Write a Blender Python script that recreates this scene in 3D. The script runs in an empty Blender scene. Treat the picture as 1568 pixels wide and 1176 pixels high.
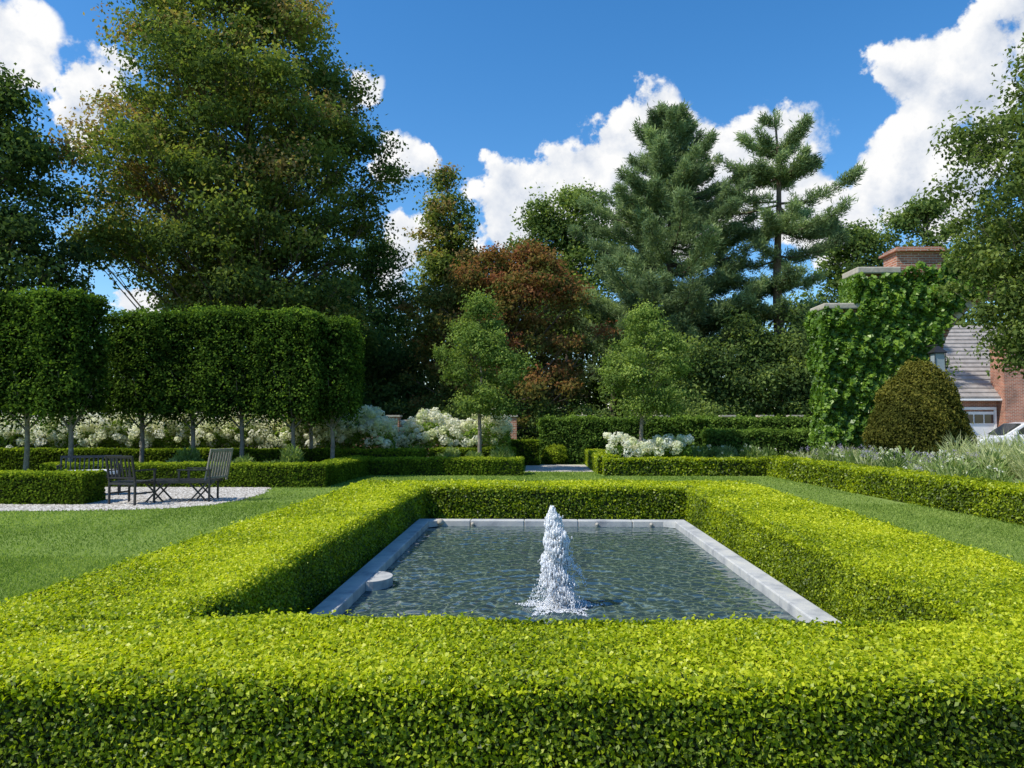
import bpy, bmesh, math, random
import numpy as np
from mathutils import Vector
random.seed(3)
R = np.random.default_rng(7)
scene = bpy.context.scene
COL = scene.collection

# ------------------------------------------------------------ helpers
def link(ob, parent=None):
    COL.objects.link(ob)
    if parent is not None: ob.parent = parent
    return ob
def empty(name):
    e = bpy.data.objects.new(name, None); e.empty_display_size = .3
    return link(e)
def norm(a): return a/(np.linalg.norm(a,axis=1,keepdims=True)+1e-9)

def mesh_np(name, V, F, mat, parent=None, attr=None, smooth=False):
    me = bpy.data.meshes.new(name)
    V = np.asarray(V,np.float32); F=np.asarray(F,np.int32)
    m,k = F.shape
    me.vertices.add(len(V)); me.vertices.foreach_set('co',V.ravel())
    me.loops.add(m*k); me.loops.foreach_set('vertex_index',F.ravel())
    me.polygons.add(m); me.polygons.foreach_set('loop_start',np.arange(0,m*k,k,dtype=np.int32))
    if smooth: me.polygons.foreach_set('use_smooth',np.ones(m,dtype=bool))
    me.update(calc_edges=True)
    if attr is not None:
        a = me.attributes.new('t','FLOAT','POINT'); a.data.foreach_set('value',np.asarray(attr,np.float32))
    if mat: me.materials.append(mat)
    return link(bpy.data.objects.new(name,me),parent)

def quads(P,T,B,s,a,fold=.12):
    n=len(P); s=np.asarray(s).reshape(-1,1)*np.ones((n,1))
    N=np.cross(T,B)
    v0=P; v2=P+T*s
    v1=P+T*s*.45+B*s*a*.5+N*s*fold; v3=P+T*s*.45-B*s*a*.5+N*s*fold
    return np.stack([v0,v1,v2,v3],1).reshape(-1,3)
def leafset(P,N,s,a=.6,rnd=.7):
    n=len(P)
    Nn=norm(norm(N)+R.normal(size=(n,3))*rnd)
    T=norm(np.cross(Nn,R.normal(size=(n,3))))
    B=np.cross(Nn,T)
    return quads(P-T*np.asarray(s).reshape(-1,1)*.5,T,B,s,a)
def leafobj(name,V,t,mat,parent=None):
    n=len(V)//4
    return mesh_np(name,V,np.arange(4*n).reshape(n,4),mat,parent,np.repeat(t,4))

class Tubes:
    def __init__(s): s.V=[];s.F=[];s.n=0
    def add(s,pts,rad,k=7):
        pts=[np.array(p,float) for p in pts]
        for i,p in enumerate(pts):
            d=pts[min(i+1,len(pts)-1)]-pts[max(i-1,0)]; d/=np.linalg.norm(d)+1e-9
            a=np.cross(d,[0.3,.9,.1] if abs(d[1])<.8 else [1,0,0]); a/=np.linalg.norm(a); b=np.cross(d,a)
            for j in range(k):
                th=2*math.pi*j/k
                s.V.append(p+rad[i]*(a*math.cos(th)+b*math.sin(th)))
        for i in range(len(pts)-1):
            for j in range(k):
                o=s.n+i*k
                s.F.append((o+j,o+(j+1)%k,o+k+(j+1)%k,o+k+j))
        s.n+=len(pts)*k
    def build(s,name,mat,parent=None):
        return mesh_np(name,np.array(s.V),np.array(s.F),mat,parent,smooth=True)

def boxes(name,lst,mat,parent=None,bevel=.004,loc=(0,0,0),rot=0):
    bm=bmesh.new()
    for b in lst:
        x0,x1,y0,y1,z0,z1=b[:6]
        r=bmesh.ops.create_cube(bm,size=1)
        for v in r['verts']:
            v.co=Vector(((x0+x1)/2+v.co.x*(x1-x0),(y0+y1)/2+v.co.y*(y1-y0),(z0+z1)/2+v.co.z*(z1-z0)))
            if len(b)>6: v.co.x+= b[6]*(v.co.z-z0)
    me=bpy.data.meshes.new(name); bm.to_mesh(me); bm.free()
    me.materials.append(mat)
    ob=link(bpy.data.objects.new(name,me),parent); ob.location=loc; ob.rotation_euler=(0,0,rot)
    if bevel:
        m=ob.modifiers.new('b','BEVEL'); m.width=bevel; m.segments=2
    return ob
def prism(name,pts,axis,a0,a1,mat,parent=None):
    bm=bmesh.new()
    def mk(p,a):
        return {'y':(p[0],a,p[1]),'x':(a,p[0],p[1]),'z':(p[0],p[1],a)}[axis]
    A=[bm.verts.new(mk(p,a0)) for p in pts]; B=[bm.verts.new(mk(p,a1)) for p in pts]
    bm.faces.new(A); bm.faces.new(list(reversed(B)))
    n=len(pts)
    for i in range(n): bm.faces.new((A[i],B[i],B[(i+1)%n],A[(i+1)%n]))
    bmesh.ops.recalc_face_normals(bm,faces=bm.faces)
    bmesh.ops.triangulate(bm,faces=[f for f in bm.faces if len(f.verts)>4])
    me=bpy.data.meshes.new(name); bm.to_mesh(me); bm.free(); me.materials.append(mat)
    return link(bpy.data.objects.new(name,me),parent)
def sheet(name,pts,z,mat,parent=None):
    me=bpy.data.meshes.new(name); me.from_pydata([(p[0],p[1],z) for p in pts],[],[list(range(len(pts)))]); me.update()
    me.materials.append(mat); return link(bpy.data.objects.new(name,me),parent)

# ------------------------------------------------------------ materials
def newmat(name):
    m=bpy.data.materials.new(name); m.use_nodes=True; nt=m.node_tree; nt.nodes.clear()
    return m,nt,nt.nodes,nt.links
def ramp(nodes,stops):
    r=nodes.new('ShaderNodeValToRGB'); e=r.color_ramp.elements
    while len(e)<len(stops): e.new(.5)
    for i,(p,c) in enumerate(stops): e[i].position=p; e[i].color=(*c,1)
    return r
def leafmat(name,stops,trans=.35,rough=.45,jit=.3,spec=.4,tgain=(1.25,1.3,.6),simple=False,gain=1.):
    stops=[(p,tuple(min(.85,x*gain) for x in c)) for p,c in stops]
    m,nt,N,L=newmat(name)
    out=N.new('ShaderNodeOutputMaterial')
    at=N.new('ShaderNodeAttribute'); at.attribute_name='t'
    g=N.new('ShaderNodeNewGeometry')
    mm=N.new('ShaderNodeMath'); mm.operation='MULTIPLY_ADD'; mm.inputs[1].default_value=jit
    L.new(g.outputs['Random Per Island'],mm.inputs[0])
    sub=N.new('ShaderNodeMath'); sub.operation='SUBTRACT'; sub.inputs[1].default_value=jit/2
    L.new(at.outputs['Fac'],sub.inputs[0]); L.new(sub.outputs[0],mm.inputs[2])
    r=ramp(N,stops); L.new(mm.outputs[0],r.inputs[0])
    if simple:
        p=N.new('ShaderNodeBsdfDiffuse'); L.new(r.outputs[0],p.inputs[0])
    else:
        p=N.new('ShaderNodeBsdfPrincipled'); p.inputs['Roughness'].default_value=rough
        p.inputs['Specular IOR Level'].default_value=spec
        L.new(r.outputs[0],p.inputs['Base Color'])
    if trans>0:
        tr=N.new('ShaderNodeBsdfTranslucent')
        mx=N.new('ShaderNodeMix'); mx.data_type='RGBA'; mx.blend_type='MULTIPLY'; mx.inputs[0].default_value=1
        L.new(r.outputs[0],mx.inputs[6]); mx.inputs[7].default_value=(*tgain,1)
        L.new(mx.outputs[2],tr.inputs[0])
        ms=N.new('ShaderNodeMixShader'); ms.inputs[0].default_value=trans
        L.new(p.outputs[0],ms.inputs[1]); L.new(tr.outputs[0],ms.inputs[2]); L.new(ms.outputs[0],out.inputs[0])
    else: L.new(p.outputs[0],out.inputs[0])
    return m
def noisemat(name,c1,c2,scale=5,rough=.8,bump=.3,detail=6,c3=None,bscale=None,spec=.3,dist=.02,metal=0):
    m,nt,N,L=newmat(name); out=N.new('ShaderNodeOutputMaterial')
    tc=N.new('ShaderNodeTexCoord')
    n=N.new('ShaderNodeTexNoise'); n.inputs['Scale'].default_value=scale; n.inputs['Detail'].default_value=detail; n.inputs['Roughness'].default_value=.65
    L.new(tc.outputs['Object'],n.inputs['Vector'])
    st=[(.3,c1),(.7,c2)] if c3 is None else [(.3,c1),(.5,c2),(.7,c3)]
    r=ramp(N,st); L.new(n.outputs[0],r.inputs[0])
    p=N.new('ShaderNodeBsdfPrincipled'); p.inputs['Roughness'].default_value=rough; p.inputs['Specular IOR Level'].default_value=spec
    p.inputs['Metallic'].default_value=metal
    L.new(r.outputs[0],p.inputs['Base Color'])
    if bump>0:
        n2=N.new('ShaderNodeTexNoise'); n2.inputs['Scale'].default_value=bscale or scale*4; n2.inputs['Detail'].default_value=4
        L.new(tc.outputs['Object'],n2.inputs['Vector'])
        b=N.new('ShaderNodeBump'); b.inputs['Strength'].default_value=bump; b.inputs['Distance'].default_value=dist
        L.new(n2.outputs[0],b.inputs['Height']); L.new(b.outputs[0],p.inputs['Normal'])
    L.new(p.outputs[0],out.inputs[0]); return m
def brickmat(name,c1=(.45,.17,.10),c2=(.30,.11,.065),mortar=(.50,.45,.38)):
    m,nt,N,L=newmat(name); out=N.new('ShaderNodeOutputMaterial')
    g=N.new('ShaderNodeNewGeometry'); sx=N.new('ShaderNodeSeparateXYZ'); L.new(g.outputs['Position'],sx.inputs[0])
    ad=N.new('ShaderNodeMath'); ad.operation='ADD'; L.new(sx.outputs[0],ad.inputs[0]); L.new(sx.outputs[1],ad.inputs[1])
    cb=N.new('ShaderNodeCombineXYZ'); L.new(ad.outputs[0],cb.inputs[0]); L.new(sx.outputs[2],cb.inputs[1])
    b=N.new('ShaderNodeTexBrick'); L.new(cb.outputs[0],b.inputs['Vector'])
    b.inputs['Scale'].default_value=1; b.inputs['Brick Width'].default_value=.22; b.inputs['Row Height'].default_value=.075
    b.inputs['Mortar Size'].default_value=.008; b.inputs['Color1'].default_value=(*c1,1); b.inputs['Color2'].default_value=(*c2,1); b.inputs['Mortar'].default_value=(*mortar,1)
    n=N.new('ShaderNodeTexNoise'); n.inputs['Scale'].default_value=1.3; n.inputs['Detail'].default_value=8; L.new(g.outputs['Position'],n.inputs['Vector'])
    r=ramp(N,[(.3,(.6,.62,.62)),(.7,(1.25,1.2,1.15))]); L.new(n.outputs[0],r.inputs[0])
    mx=N.new('ShaderNodeMix'); mx.data_type='RGBA'; mx.blend_type='MULTIPLY'; mx.inputs[0].default_value=1
    L.new(b.outputs[0],mx.inputs[6]); L.new(r.outputs[0],mx.inputs[7])
    p=N.new('ShaderNodeBsdfPrincipled'); p.inputs['Roughness'].default_value=.85; L.new(mx.outputs[2],p.inputs['Base Color'])
    bp=N.new('ShaderNodeBump'); bp.inputs['Strength'].default_value=.5; bp.inputs['Distance'].default_value=.01; bp.invert=True
    L.new(b.outputs['Fac'],bp.inputs['Height']); L.new(bp.outputs[0],p.inputs['Normal'])
    L.new(p.outputs[0],out.inputs[0]); return m

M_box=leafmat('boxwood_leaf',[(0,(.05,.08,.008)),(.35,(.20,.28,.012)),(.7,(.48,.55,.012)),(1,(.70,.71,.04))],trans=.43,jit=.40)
M_boxd=leafmat('boxwood_leaf_old',[(0,(.05,.08,.012)),(.5,(.15,.23,.02)),(1,(.42,.49,.04))],trans=.38,simple=True)
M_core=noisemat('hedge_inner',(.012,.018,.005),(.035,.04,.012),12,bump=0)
M_horn=leafmat('hornbeam_leaf',[(0,(.025,.048,.010)),(.5,(.09,.16,.024)),(1,(.25,.37,.05))],trans=.4,simple=True,gain=1.1)
M_oak=leafmat('oak_leaf',[(0,(.02,.032,.012)),(.4,(.058,.082,.02)),(.7,(.12,.138,.032)),(.85,(.16,.13,.052)),(1,(.16,.105,.05))],trans=.42,simple=True,gain=2.25)
M_dark=leafmat('dark_leaf',[(0,(.013,.023,.010)),(.5,(.038,.060,.018)),(1,(.11,.14,.038))],trans=.42,simple=True,gain=2.6)
M_pear=leafmat('pear_leaf',[(0,(.03,.055,.016)),(.5,(.09,.13,.03)),(1,(.22,.27,.07))],trans=.42,simple=True,gain=2.1)
M_crab=leafmat('crabapple_leaf',[(0,(.025,.04,.014)),(.5,(.08,.11,.03)),(1,(.20,.24,.07))],trans=.4,simple=True,gain=1.8)
M_maple=leafmat('maple_leaf',[(0,(.05,.07,.018)),(.35,(.11,.095,.026)),(.65,(.17,.085,.034)),(1,(.15,.06,.032))],trans=.42,jit=.45,tgain=(1.25,1.1,.8),simple=True,gain=1.85)
M_pine=leafmat('pine_needles',[(0,(.04,.06,.033)),(.5,(.10,.14,.065)),(1,(.23,.28,.12))],trans=.32,simple=True,gain=2.1,tgain=(1.1,1.15,.8))
M_ivy=leafmat('ivy_leaf',[(0,(.03,.075,.01)),(.5,(.10,.19,.02)),(1,(.27,.38,.045))],trans=.38,rough=.4,gain=1.3)
M_yew=leafmat('yew_needle',[(0,(.03,.04,.01)),(.5,(.10,.105,.022)),(1,(.22,.20,.04))],trans=.3,simple=True,gain=1.15)
M_per=leafmat('perennial_leaf',[(0,(.06,.11,.03)),(.5,(.18,.25,.07)),(1,(.42,.44,.24))],trans=.38,simple=True,gain=1.3)
M_per2=leafmat('hydrangea_leaf',[(0,(.05,.10,.02)),(.5,(.16,.25,.045)),(1,(.3,.42,.08))],trans=.38,simple=True,gain=1.15)
M_petal=leafmat('hydrangea_petal',[(0,(.68,.74,.40)),(.5,(.85,.85,.66)),(1,(.85,.85,.78))],trans=.45,tgain=(1.15,1.15,1.05),simple=True)
M_lav=leafmat('lavender_flower',[(0,(.3,.25,.45)),(1,(.6,.55,.7))],trans=.3,tgain=(1,1,1),simple=True)
M_grass=leafmat('grass_blade',[(0,(.12,.19,.035)),(.5,(.24,.34,.07)),(1,(.42,.50,.14))],trans=.42,simple=True)
M_gstone=leafmat('gravel_stone',[(0,(.2,.18,.15)),(.5,(.45,.42,.37)),(1,(.68,.65,.6))],trans=0.0,simple=True)
M_bark=noisemat('bark',(.07,.055,.04),(.18,.14,.11),6,rough=.9,bump=0)
M_barkg=noisemat('bark_grey',(.14,.12,.10),(.30,.27,.22),7,rough=.9,bump=.5,bscale=30)
M_stone=noisemat('bluestone',(.26,.27,.28),(.46,.46,.44),4,rough=.75,bump=.35,bscale=60,c3=(.58,.56,.50),dist=.004)
M_cap=noisemat('limestone',(.3,.27,.22),(.5,.46,.38),3,rough=.85,bump=.4)
M_brick=brickmat('brick')
M_iron=noisemat('dark_iron',(.015,.015,.016),(.035,.035,.037),20,rough=.4,bump=0,spec=.5)
M_teak=noisemat('weathered_wood',(.16,.14,.12),(.32,.29,.25),10,rough=.6,bump=.2)
M_cush=noisemat('cushion_fabric',(.65,.65,.66),(.8,.8,.8),30,rough=.9,bump=.2)
M_gravel=noisemat('gravel',(.28,.25,.21),(.52,.48,.42),38,rough=.95,bump=1,bscale=60,c3=(.66,.62,.56),dist=.02,detail=3)
M_soil=noisemat('soil',(.04,.03,.018),(.09,.07,.045),8,rough=1,bump=0)
M_slate=noisemat('slate_roof',(.26,.23,.21),(.42,.38,.35),3,rough=.8,bump=.5)
M_white=noisemat('white_paint',(.75,.75,.74),(.82,.82,.81),3,rough=.5,bump=0)
M_carp=noisemat('car_paint_white',(.78,.78,.79),(.82,.82,.83),1,rough=.18,bump=0,spec=.7)
M_glass=noisemat('dark_glass',(.015,.02,.025),(.03,.035,.04),1,rough=.05,bump=0,spec=.8)
M_rub=noisemat('rubber',(.01,.01,.01),(.02,.02,.02),10,rough=.8,bump=0)
M_chrome=noisemat('chrome',(.5,.5,.5),(.6,.6,.6),3,rough=.2,bump=0,metal=1)

def groundmat():
    m,nt,N,L=newmat('lawn'); out=N.new('ShaderNodeOutputMaterial')
    tc=N.new('ShaderNodeTexCoord')
    a=N.new('ShaderNodeTexNoise'); a.inputs['Scale'].default_value=.5; a.inputs['Detail'].default_value=4
    b=N.new('ShaderNodeTexNoise'); b.inputs['Scale'].default_value=45; b.inputs['Detail'].default_value=4
    L.new(tc.outputs['Object'],a.inputs[0]); L.new(tc.outputs['Object'],b.inputs[0])
    s=N.new('ShaderNodeMath'); s.operation='MULTIPLY_ADD'; s.inputs[1].default_value=.6; L.new(b.outputs[0],s.inputs[0])
    h=N.new('ShaderNodeMath'); h.operation='MULTIPLY'; h.inputs[1].default_value=.4; L.new(a.outputs[0],h.inputs[0]); L.new(h.outputs[0],s.inputs[2])
    r=ramp(N,[(.35,(.11,.16,.04)),(.5,(.17,.24,.055)),(.65,(.25,.32,.10))]); L.new(s.outputs[0],r.inputs[0])
    p=N.new('ShaderNodeBsdfDiffuse'); L.new(r.outputs[0],p.inputs[0])
    L.new(p.outputs[0],out.inputs[0]); return m
M_lawn=groundmat()
sheet('ground',[(-400,-100),(400,-100),(400,700),(-400,700)],0,M_lawn)

def grass():
    def reg(x0,x1,y0,y1,n):
        y=R.uniform(y0,y1,n); x=R.uniform(x0,x1,n); return np.stack([x,y,np.zeros(n)],1)
    A=np.concatenate([reg(-9,-3.0,4.2,9,110000),reg(-12,-3.0,9,15,60000),reg(-6.5,7,14,22.5,50000),reg(3.5,7.8,5.5,15,60000),reg(-.3,2,22.5,24.3,3000)])
    ex=np.interp(A[:,1],[13.5,13.95,14.5,15.4,16.9,18.5],[-8.7,-6.7,-6.15,-5.93,-5.95,-6.35])+.05*np.sin(A[:,1]*9)
    k=~((A[:,0]<ex)&(A[:,1]>13.5)); A=A[k]
    k=~((A[:,0]>-3)&(A[:,0]<3.5)&(A[:,1]<13.6)); A=A[k]
    n=len(A); T=norm(np.stack([R.normal(size=n)*.7,R.normal(size=n)*.7,np.ones(n)],1))
    B=norm(np.cross(T,R.normal(size=(n,3))))
    s=R.uniform(.02,.042,n)*(1+A[:,1]*.015)
    wd=.10+A[:,1]*.018
    V=quads(A,T,B,s,1,0).reshape(-1,4,3); c=(V[:,1]+V[:,3])/2
    for i in (1,3): V[:,i]=c+(V[:,i]-c)*wd[:,None]
    pat=.5+.13*np.sin(A[:,0]*1.3+np.sin(A[:,1]*.8))+.10*np.sin(A[:,1]*2.1+A[:,0]*.7)+.07*np.sign(np.sin((A[:,0]+A[:,1]*.1)*5.5))
    leafobj('lawn_grass',V.reshape(-1,3),np.clip(pat+R.normal(size=n)*.12,0,1),M_grass)
grass()

# ------------------------------------------------------------ hedges
def wob(x,y,z):
    return (np.sin(x*5.1+y*2.3)+np.sin(y*6.7-x*3.1+z*5)+np.sin(z*9+x*7.7)+.8*np.sin(x*14+z*11)*np.sin(y*13))*.25
def hedge(name,segs,mat,smin=.024,sk=.0034,lai=2.9,ttop=.75,tside=.3,rough=.026,zbase=0,bare=None):
    root=empty(name); VV=[];TT=[]
    bm=bmesh.new()
    for (x0,y0,x1,y1,w,h) in segs:
        p0=np.array([x0,y0]);p1=np.array([x1,y1]);Ln=np.linalg.norm(p1-p0);u=(p1-p0)/Ln;nv=np.array([-u[1],u[0]])
        faces=[('top',Ln,w),('L',Ln,h),('R',Ln,h),('A',w,h),('B',w,h)]
        dmin=min(max(1,math.hypot(x0,y0)),max(1,math.hypot(x1,y1)),max(1,min(abs(y0),abs(y1))))
        s0=max(smin,sk*dmin)
        for f,a,b in faces:
            n=int(a*b*lai/(.3*s0*s0))
            if n<1: continue
            r1=R.random(n);r2=R.random(n)
            if f=='top': al=r1*Ln; ac=(r2-.5)*w; z=np.full(n,h); nl=np.zeros(n);nc=np.zeros(n);nz=np.ones(n)
            elif f in'LR':
                sg=1 if f=='L' else -1
                al=r1*Ln; ac=np.full(n,sg*w/2); z=r2*h; nl=np.zeros(n);nc=np.full(n,float(sg));nz=np.full(n,.25)
            else:
                al=np.full(n,0. if f=='A' else Ln); ac=(r1-.5)*w; z=r2*h; nl=np.full(n,-1. if f=='A' else 1.);nc=np.zeros(n);nz=np.full(n,.25)
            e=np.abs(ac)/(w/2)
            if f=='top': z=z-.04*np.clip((e-.86)/.14,0,1)**2
            else:
                q=np.clip((z/h-.88)/.12,0,1)**2*.04
                ac=ac*(1-q/(w/2)) if f in 'LR' else ac
            depth=R.random(n)**1.5*rough*2.2
            X=p0[0]+u[0]*al+nv[0]*ac; Y=p0[1]+u[1]*al+nv[1]*ac
            wb=wob(X,Y,z)*rough+ (wob(X*.35,Y*.35,z)*rough*.8)
            nx=u[0]*nl+nv[0]*nc; ny=u[1]*nl+nv[1]*nc
            off=wb-depth+(R.random(n)<.07)*R.random(n)*rough*1.6
            X=X+nx*off;Y=Y+ny*off;Z=z+(nz>.9)*off
            d=np.hypot(X,Y); s=np.maximum(smin,sk*d)
            keep=R.random(n)<(s0/s)**2
            X,Y,Z,s,nx,ny,nz_,dp=X[keep],Y[keep],Z[keep],s[keep],nx[keep],ny[keep],nz[keep],depth[keep]
            m=len(X); P=np.stack([X,Y,Z+zbase],1);Nn=np.stack([nx,ny,nz_+.25],1)
            VV.append(leafset(P,Nn,s*R.uniform(.65,1.3,m),.62,.8))
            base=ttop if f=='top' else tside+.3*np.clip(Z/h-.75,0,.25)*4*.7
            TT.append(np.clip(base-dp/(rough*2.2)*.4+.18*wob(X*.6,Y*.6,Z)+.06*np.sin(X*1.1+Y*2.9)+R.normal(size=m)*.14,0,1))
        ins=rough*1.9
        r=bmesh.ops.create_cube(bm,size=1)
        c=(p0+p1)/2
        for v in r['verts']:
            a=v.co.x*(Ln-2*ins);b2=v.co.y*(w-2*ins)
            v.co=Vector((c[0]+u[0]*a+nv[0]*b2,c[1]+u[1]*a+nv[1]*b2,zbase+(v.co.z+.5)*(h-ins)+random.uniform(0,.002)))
    me=bpy.data.meshes.new('inner');bm.to_mesh(me);bm.free();me.materials.append(M_core);link(bpy.data.objects.new('dark_core',me),root)  # opaque dark core boxes just under the leaf layer, no real branches
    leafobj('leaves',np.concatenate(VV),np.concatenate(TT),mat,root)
    return root

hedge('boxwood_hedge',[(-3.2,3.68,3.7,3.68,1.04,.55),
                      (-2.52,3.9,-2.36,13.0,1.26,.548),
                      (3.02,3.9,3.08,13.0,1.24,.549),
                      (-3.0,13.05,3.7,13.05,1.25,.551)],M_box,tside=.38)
hedge('boxwood_hedge',[(-12,18.9,-5.0,18.9,.8,.56),(-5.35,18.9,-5.2,23.4,.7,.53),(-5.2,23.1,-.3,23.1,.8,.5)],M_boxd,sk=.003,tside=.4,ttop=.8)
hedge('boxwood_hedge',[(-22,14.95,-8.6,14.95,.8,.6)],M_boxd,tside=.35,ttop=.75)
hedge('boxwood_hedge',[(2.1,23.1,7.1,23.1,.8,.5),(2.3,23.3,2.3,30,.7,.55),(7.15,23.2,8.05,9,.75,.56)],M_box,tside=.34,ttop=.55)
hedge('boxwood_hedge',[(-20,24.0,-3.4,24.0,.7,.72),(-3.4,25.6,-.6,25.6,.7,.7),(-.9,28.3,0.2,28.3,.8,.9)],M_boxd,tside=.3,ttop=.6)
hedge('privet_hedge',[(0.25,29.5,14,29.2,1.2,1.72),(6,27,13,26.5,1.2,1.3)],M_per2,smin=.1,rough=.1,tside=.2,ttop=.5)
def ball(name,x,y,r,mat,s=.07,sz=1.,tb=.4,cone=0,zc=None,lumpy=.05):
    root=empty(name); n=int(3.6*4*math.pi*r*r*sz/(.3*s*s)); d=norm(R.normal(size=(n,3)))
    zc=r*.7 if zc is None else zc
    def shp(Q):
        Q=Q.copy(); f=1-cone*np.clip(Q[:,2],-.6,1)
        Q[:,0]*=f;Q[:,1]*=f;Q[:,2]*=sz
        return Q*r+np.array([x,y,zc])
    lu=np.sin(d[:,:1]*7+d[:,1:2]*5)+np.sin(d[:,2:]*9+d[:,:1]*4)+.7*np.sin(d[:,2:]*17+d[:,:1]*15)
    P=shp(d*(1+lumpy*lu+(R.random((n,1))<.06)*R.random((n,1))*.12)*(1-.2*R.random((n,1))**1.3))
    k=P[:,2]>0
    leafobj('leaves',leafset(P[k],d[k],s*R.uniform(.6,1.4,k.sum()),.5,.8),np.clip(tb+.25*d[k][:,2]+.1*lu[k][:,0]+R.normal(size=k.sum())*.15,0,1),mat,root)
    bpy.ops.mesh.primitive_ico_sphere_add(subdivisions=3,radius=1,location=(0,0,0)); o=bpy.context.object;o.name='dark_core'  # opaque dark core filling the leaf shell, no real branches
    co=np.array([v.co[:] for v in o.data.vertices])*.78;co=shp(co)
    for v,c in zip(o.data.vertices,co): v.co=c
    o.data.materials.append(M_core);o.parent=root
ball('boxwood_mound',.85,29.0,.5,M_boxd,sz=.8,tb=.6)

# ------------------------------------------------------------ pool
pool=empty('fountain_pool')
PX0,PX1,PY0,PY1=-1.74,2.28,4.55,11.75; CW=.19
sl=[]
def run(a0,a1,n):
    e=np.linspace(a0,a1,n+1); return [(e[i]+.003,e[i+1]-.003) for i in range(n)]
for a,b in run(PX0,PX1,5): sl.append((a,b,PY1-CW,PY1,.02,.12)); sl.append((a,b,PY0,PY0+CW,.02,.12))
for a,b in run(PY0+CW,PY1-CW,7): sl.append((PX0,PX0+CW,a,b,.02,.12)); sl.append((PX1-CW,PX1,a,b,.02,.12))
boxes('coping',sl,M_stone,pool,.012)
M_wallp=noisemat('pool_wall',(.03,.035,.035),(.08,.09,.09),8,rough=.5,bump=.3)
iw=CW-.03
boxes('pool_wall',[(PX0+.02,PX0+iw,PY0+.02,PY1-.02,0,.08),(PX1-iw,PX1-.02,PY0+.02,PY1-.02,0,.081),(PX0+iw,PX1-iw,PY1-iw,PY1-.02,0,.079),(PX0+iw,PX1-iw,PY0+.02,PY0+iw,0,.079)],M_wallp,pool,0)
pts=[(PX0+CW+.003+.2*math.sin(t),7.4-.26*math.cos(t)) for t in np.linspace(0,math.pi,20)]
prism('rounded_ledge',pts,'z',.035,.118,M_stone,pool)
for cx in(PX0+CW,PX1-CW):
    sgn=1 if cx<0 else -1
    prism('corner_stone',[(cx+sgn*.003,PY1-CW-.003),(cx+sgn*.16,PY1-CW-.003),(cx+sgn*.003,PY1-CW-.16)],'z',.035,.117,M_stone,pool)
for x in(-1.38,.95,-.9,1.75):
    bpy.ops.mesh.primitive_uv_sphere_add(radius=.05 if x<-1 else .028,segments=16,ring_count=10,location=(x,PY1-CW-.03,.1 if x<-1 else .07)); o=bpy.context.object;o.name='water_spout';o.data.materials.append(M_cap);o.parent=pool
    for p in o.data.polygons:p.use_smooth=True
JX,JY=.22,6.6
def water():
    x=np.linspace(PX0+.1,PX1-.1,300);y=np.linspace(PY0+.1,PY1-.1,500);X,Y=np.meshgrid(x,y)
    Z=np.zeros_like(X)
    rr=random.Random(5)
    env=.75+.45*np.sin(X*1.7+Y*.9)*np.sin(Y*1.3-X*.6)
    for i in range(34):
        lam=.06*(1.095**i) if i<24 else rr.uniform(.05,.16); th=rr.uniform(0,math.pi*2); k=2*math.pi/lam
        Z+=lam*.0037*env*np.sin(k*(X*math.cos(th)+Y*math.sin(th))+rr.uniform(0,6)+1.5*np.sin(X*3.1*rr.random()+Y*2.7*rr.random()))
    r=np.hypot(X-JX,Y-JY)
    Z+=.008*np.exp(-r/.8)*np.sin(2*math.pi*r/.15+.9*np.sin(np.arctan2(Y-JY,X-JX)*5))
    Z+=.003*np.exp(-r/2.5)*np.sin(2*math.pi*r/.27+.6*np.sin(np.arctan2(Y-JY,X-JX)*3))
    V=np.stack([X,Y,Z+.03],-1).reshape(-1,3);w=300;h=500
    i=np.arange(w*h).reshape(h,w);F=np.stack([i[:-1,:-1],i[:-1,1:],i[1:,1:],i[1:,:-1]],-1).reshape(-1,4)
    m,nt,N,L=newmat('pool_water');out=N.new('ShaderNodeOutputMaterial')
    tc=N.new('ShaderNodeTexCoord')
    n0=N.new('ShaderNodeTexNoise');n0.inputs['Scale'].default_value=3;n0.inputs['Detail'].default_value=5;L.new(tc.outputs['Object'],n0.inputs[0])
    mxv=N.new('ShaderNodeMix');mxv.data_type='RGBA';mxv.inputs[0].default_value=.22;L.new(tc.outputs['Object'],mxv.inputs[6]);L.new(n0.outputs['Color'],mxv.inputs[7])
    vo=N.new('ShaderNodeTexVoronoi');vo.feature='DISTANCE_TO_EDGE';vo.inputs['Scale'].default_value=12;L.new(mxv.outputs[2],vo.inputs['Vector'])
    r=ramp(N,[(0,(.17,.22,.15)),(.06,(.05,.085,.085)),(.2,(.03,.056,.066))]);L.new(vo.outputs[0],r.inputs[0])  # pale greenish web painted into the water colour, standing for caustic glints
    p=N.new('ShaderNodeBsdfPrincipled');p.inputs['Roughness'].default_value=.04;p.inputs['IOR'].default_value=1.36
    L.new(r.outputs[0],p.inputs['Base Color']);L.new(p.outputs[0],out.inputs[0])
    mesh_np('water',V,F,m,pool,smooth=True)
water()
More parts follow.
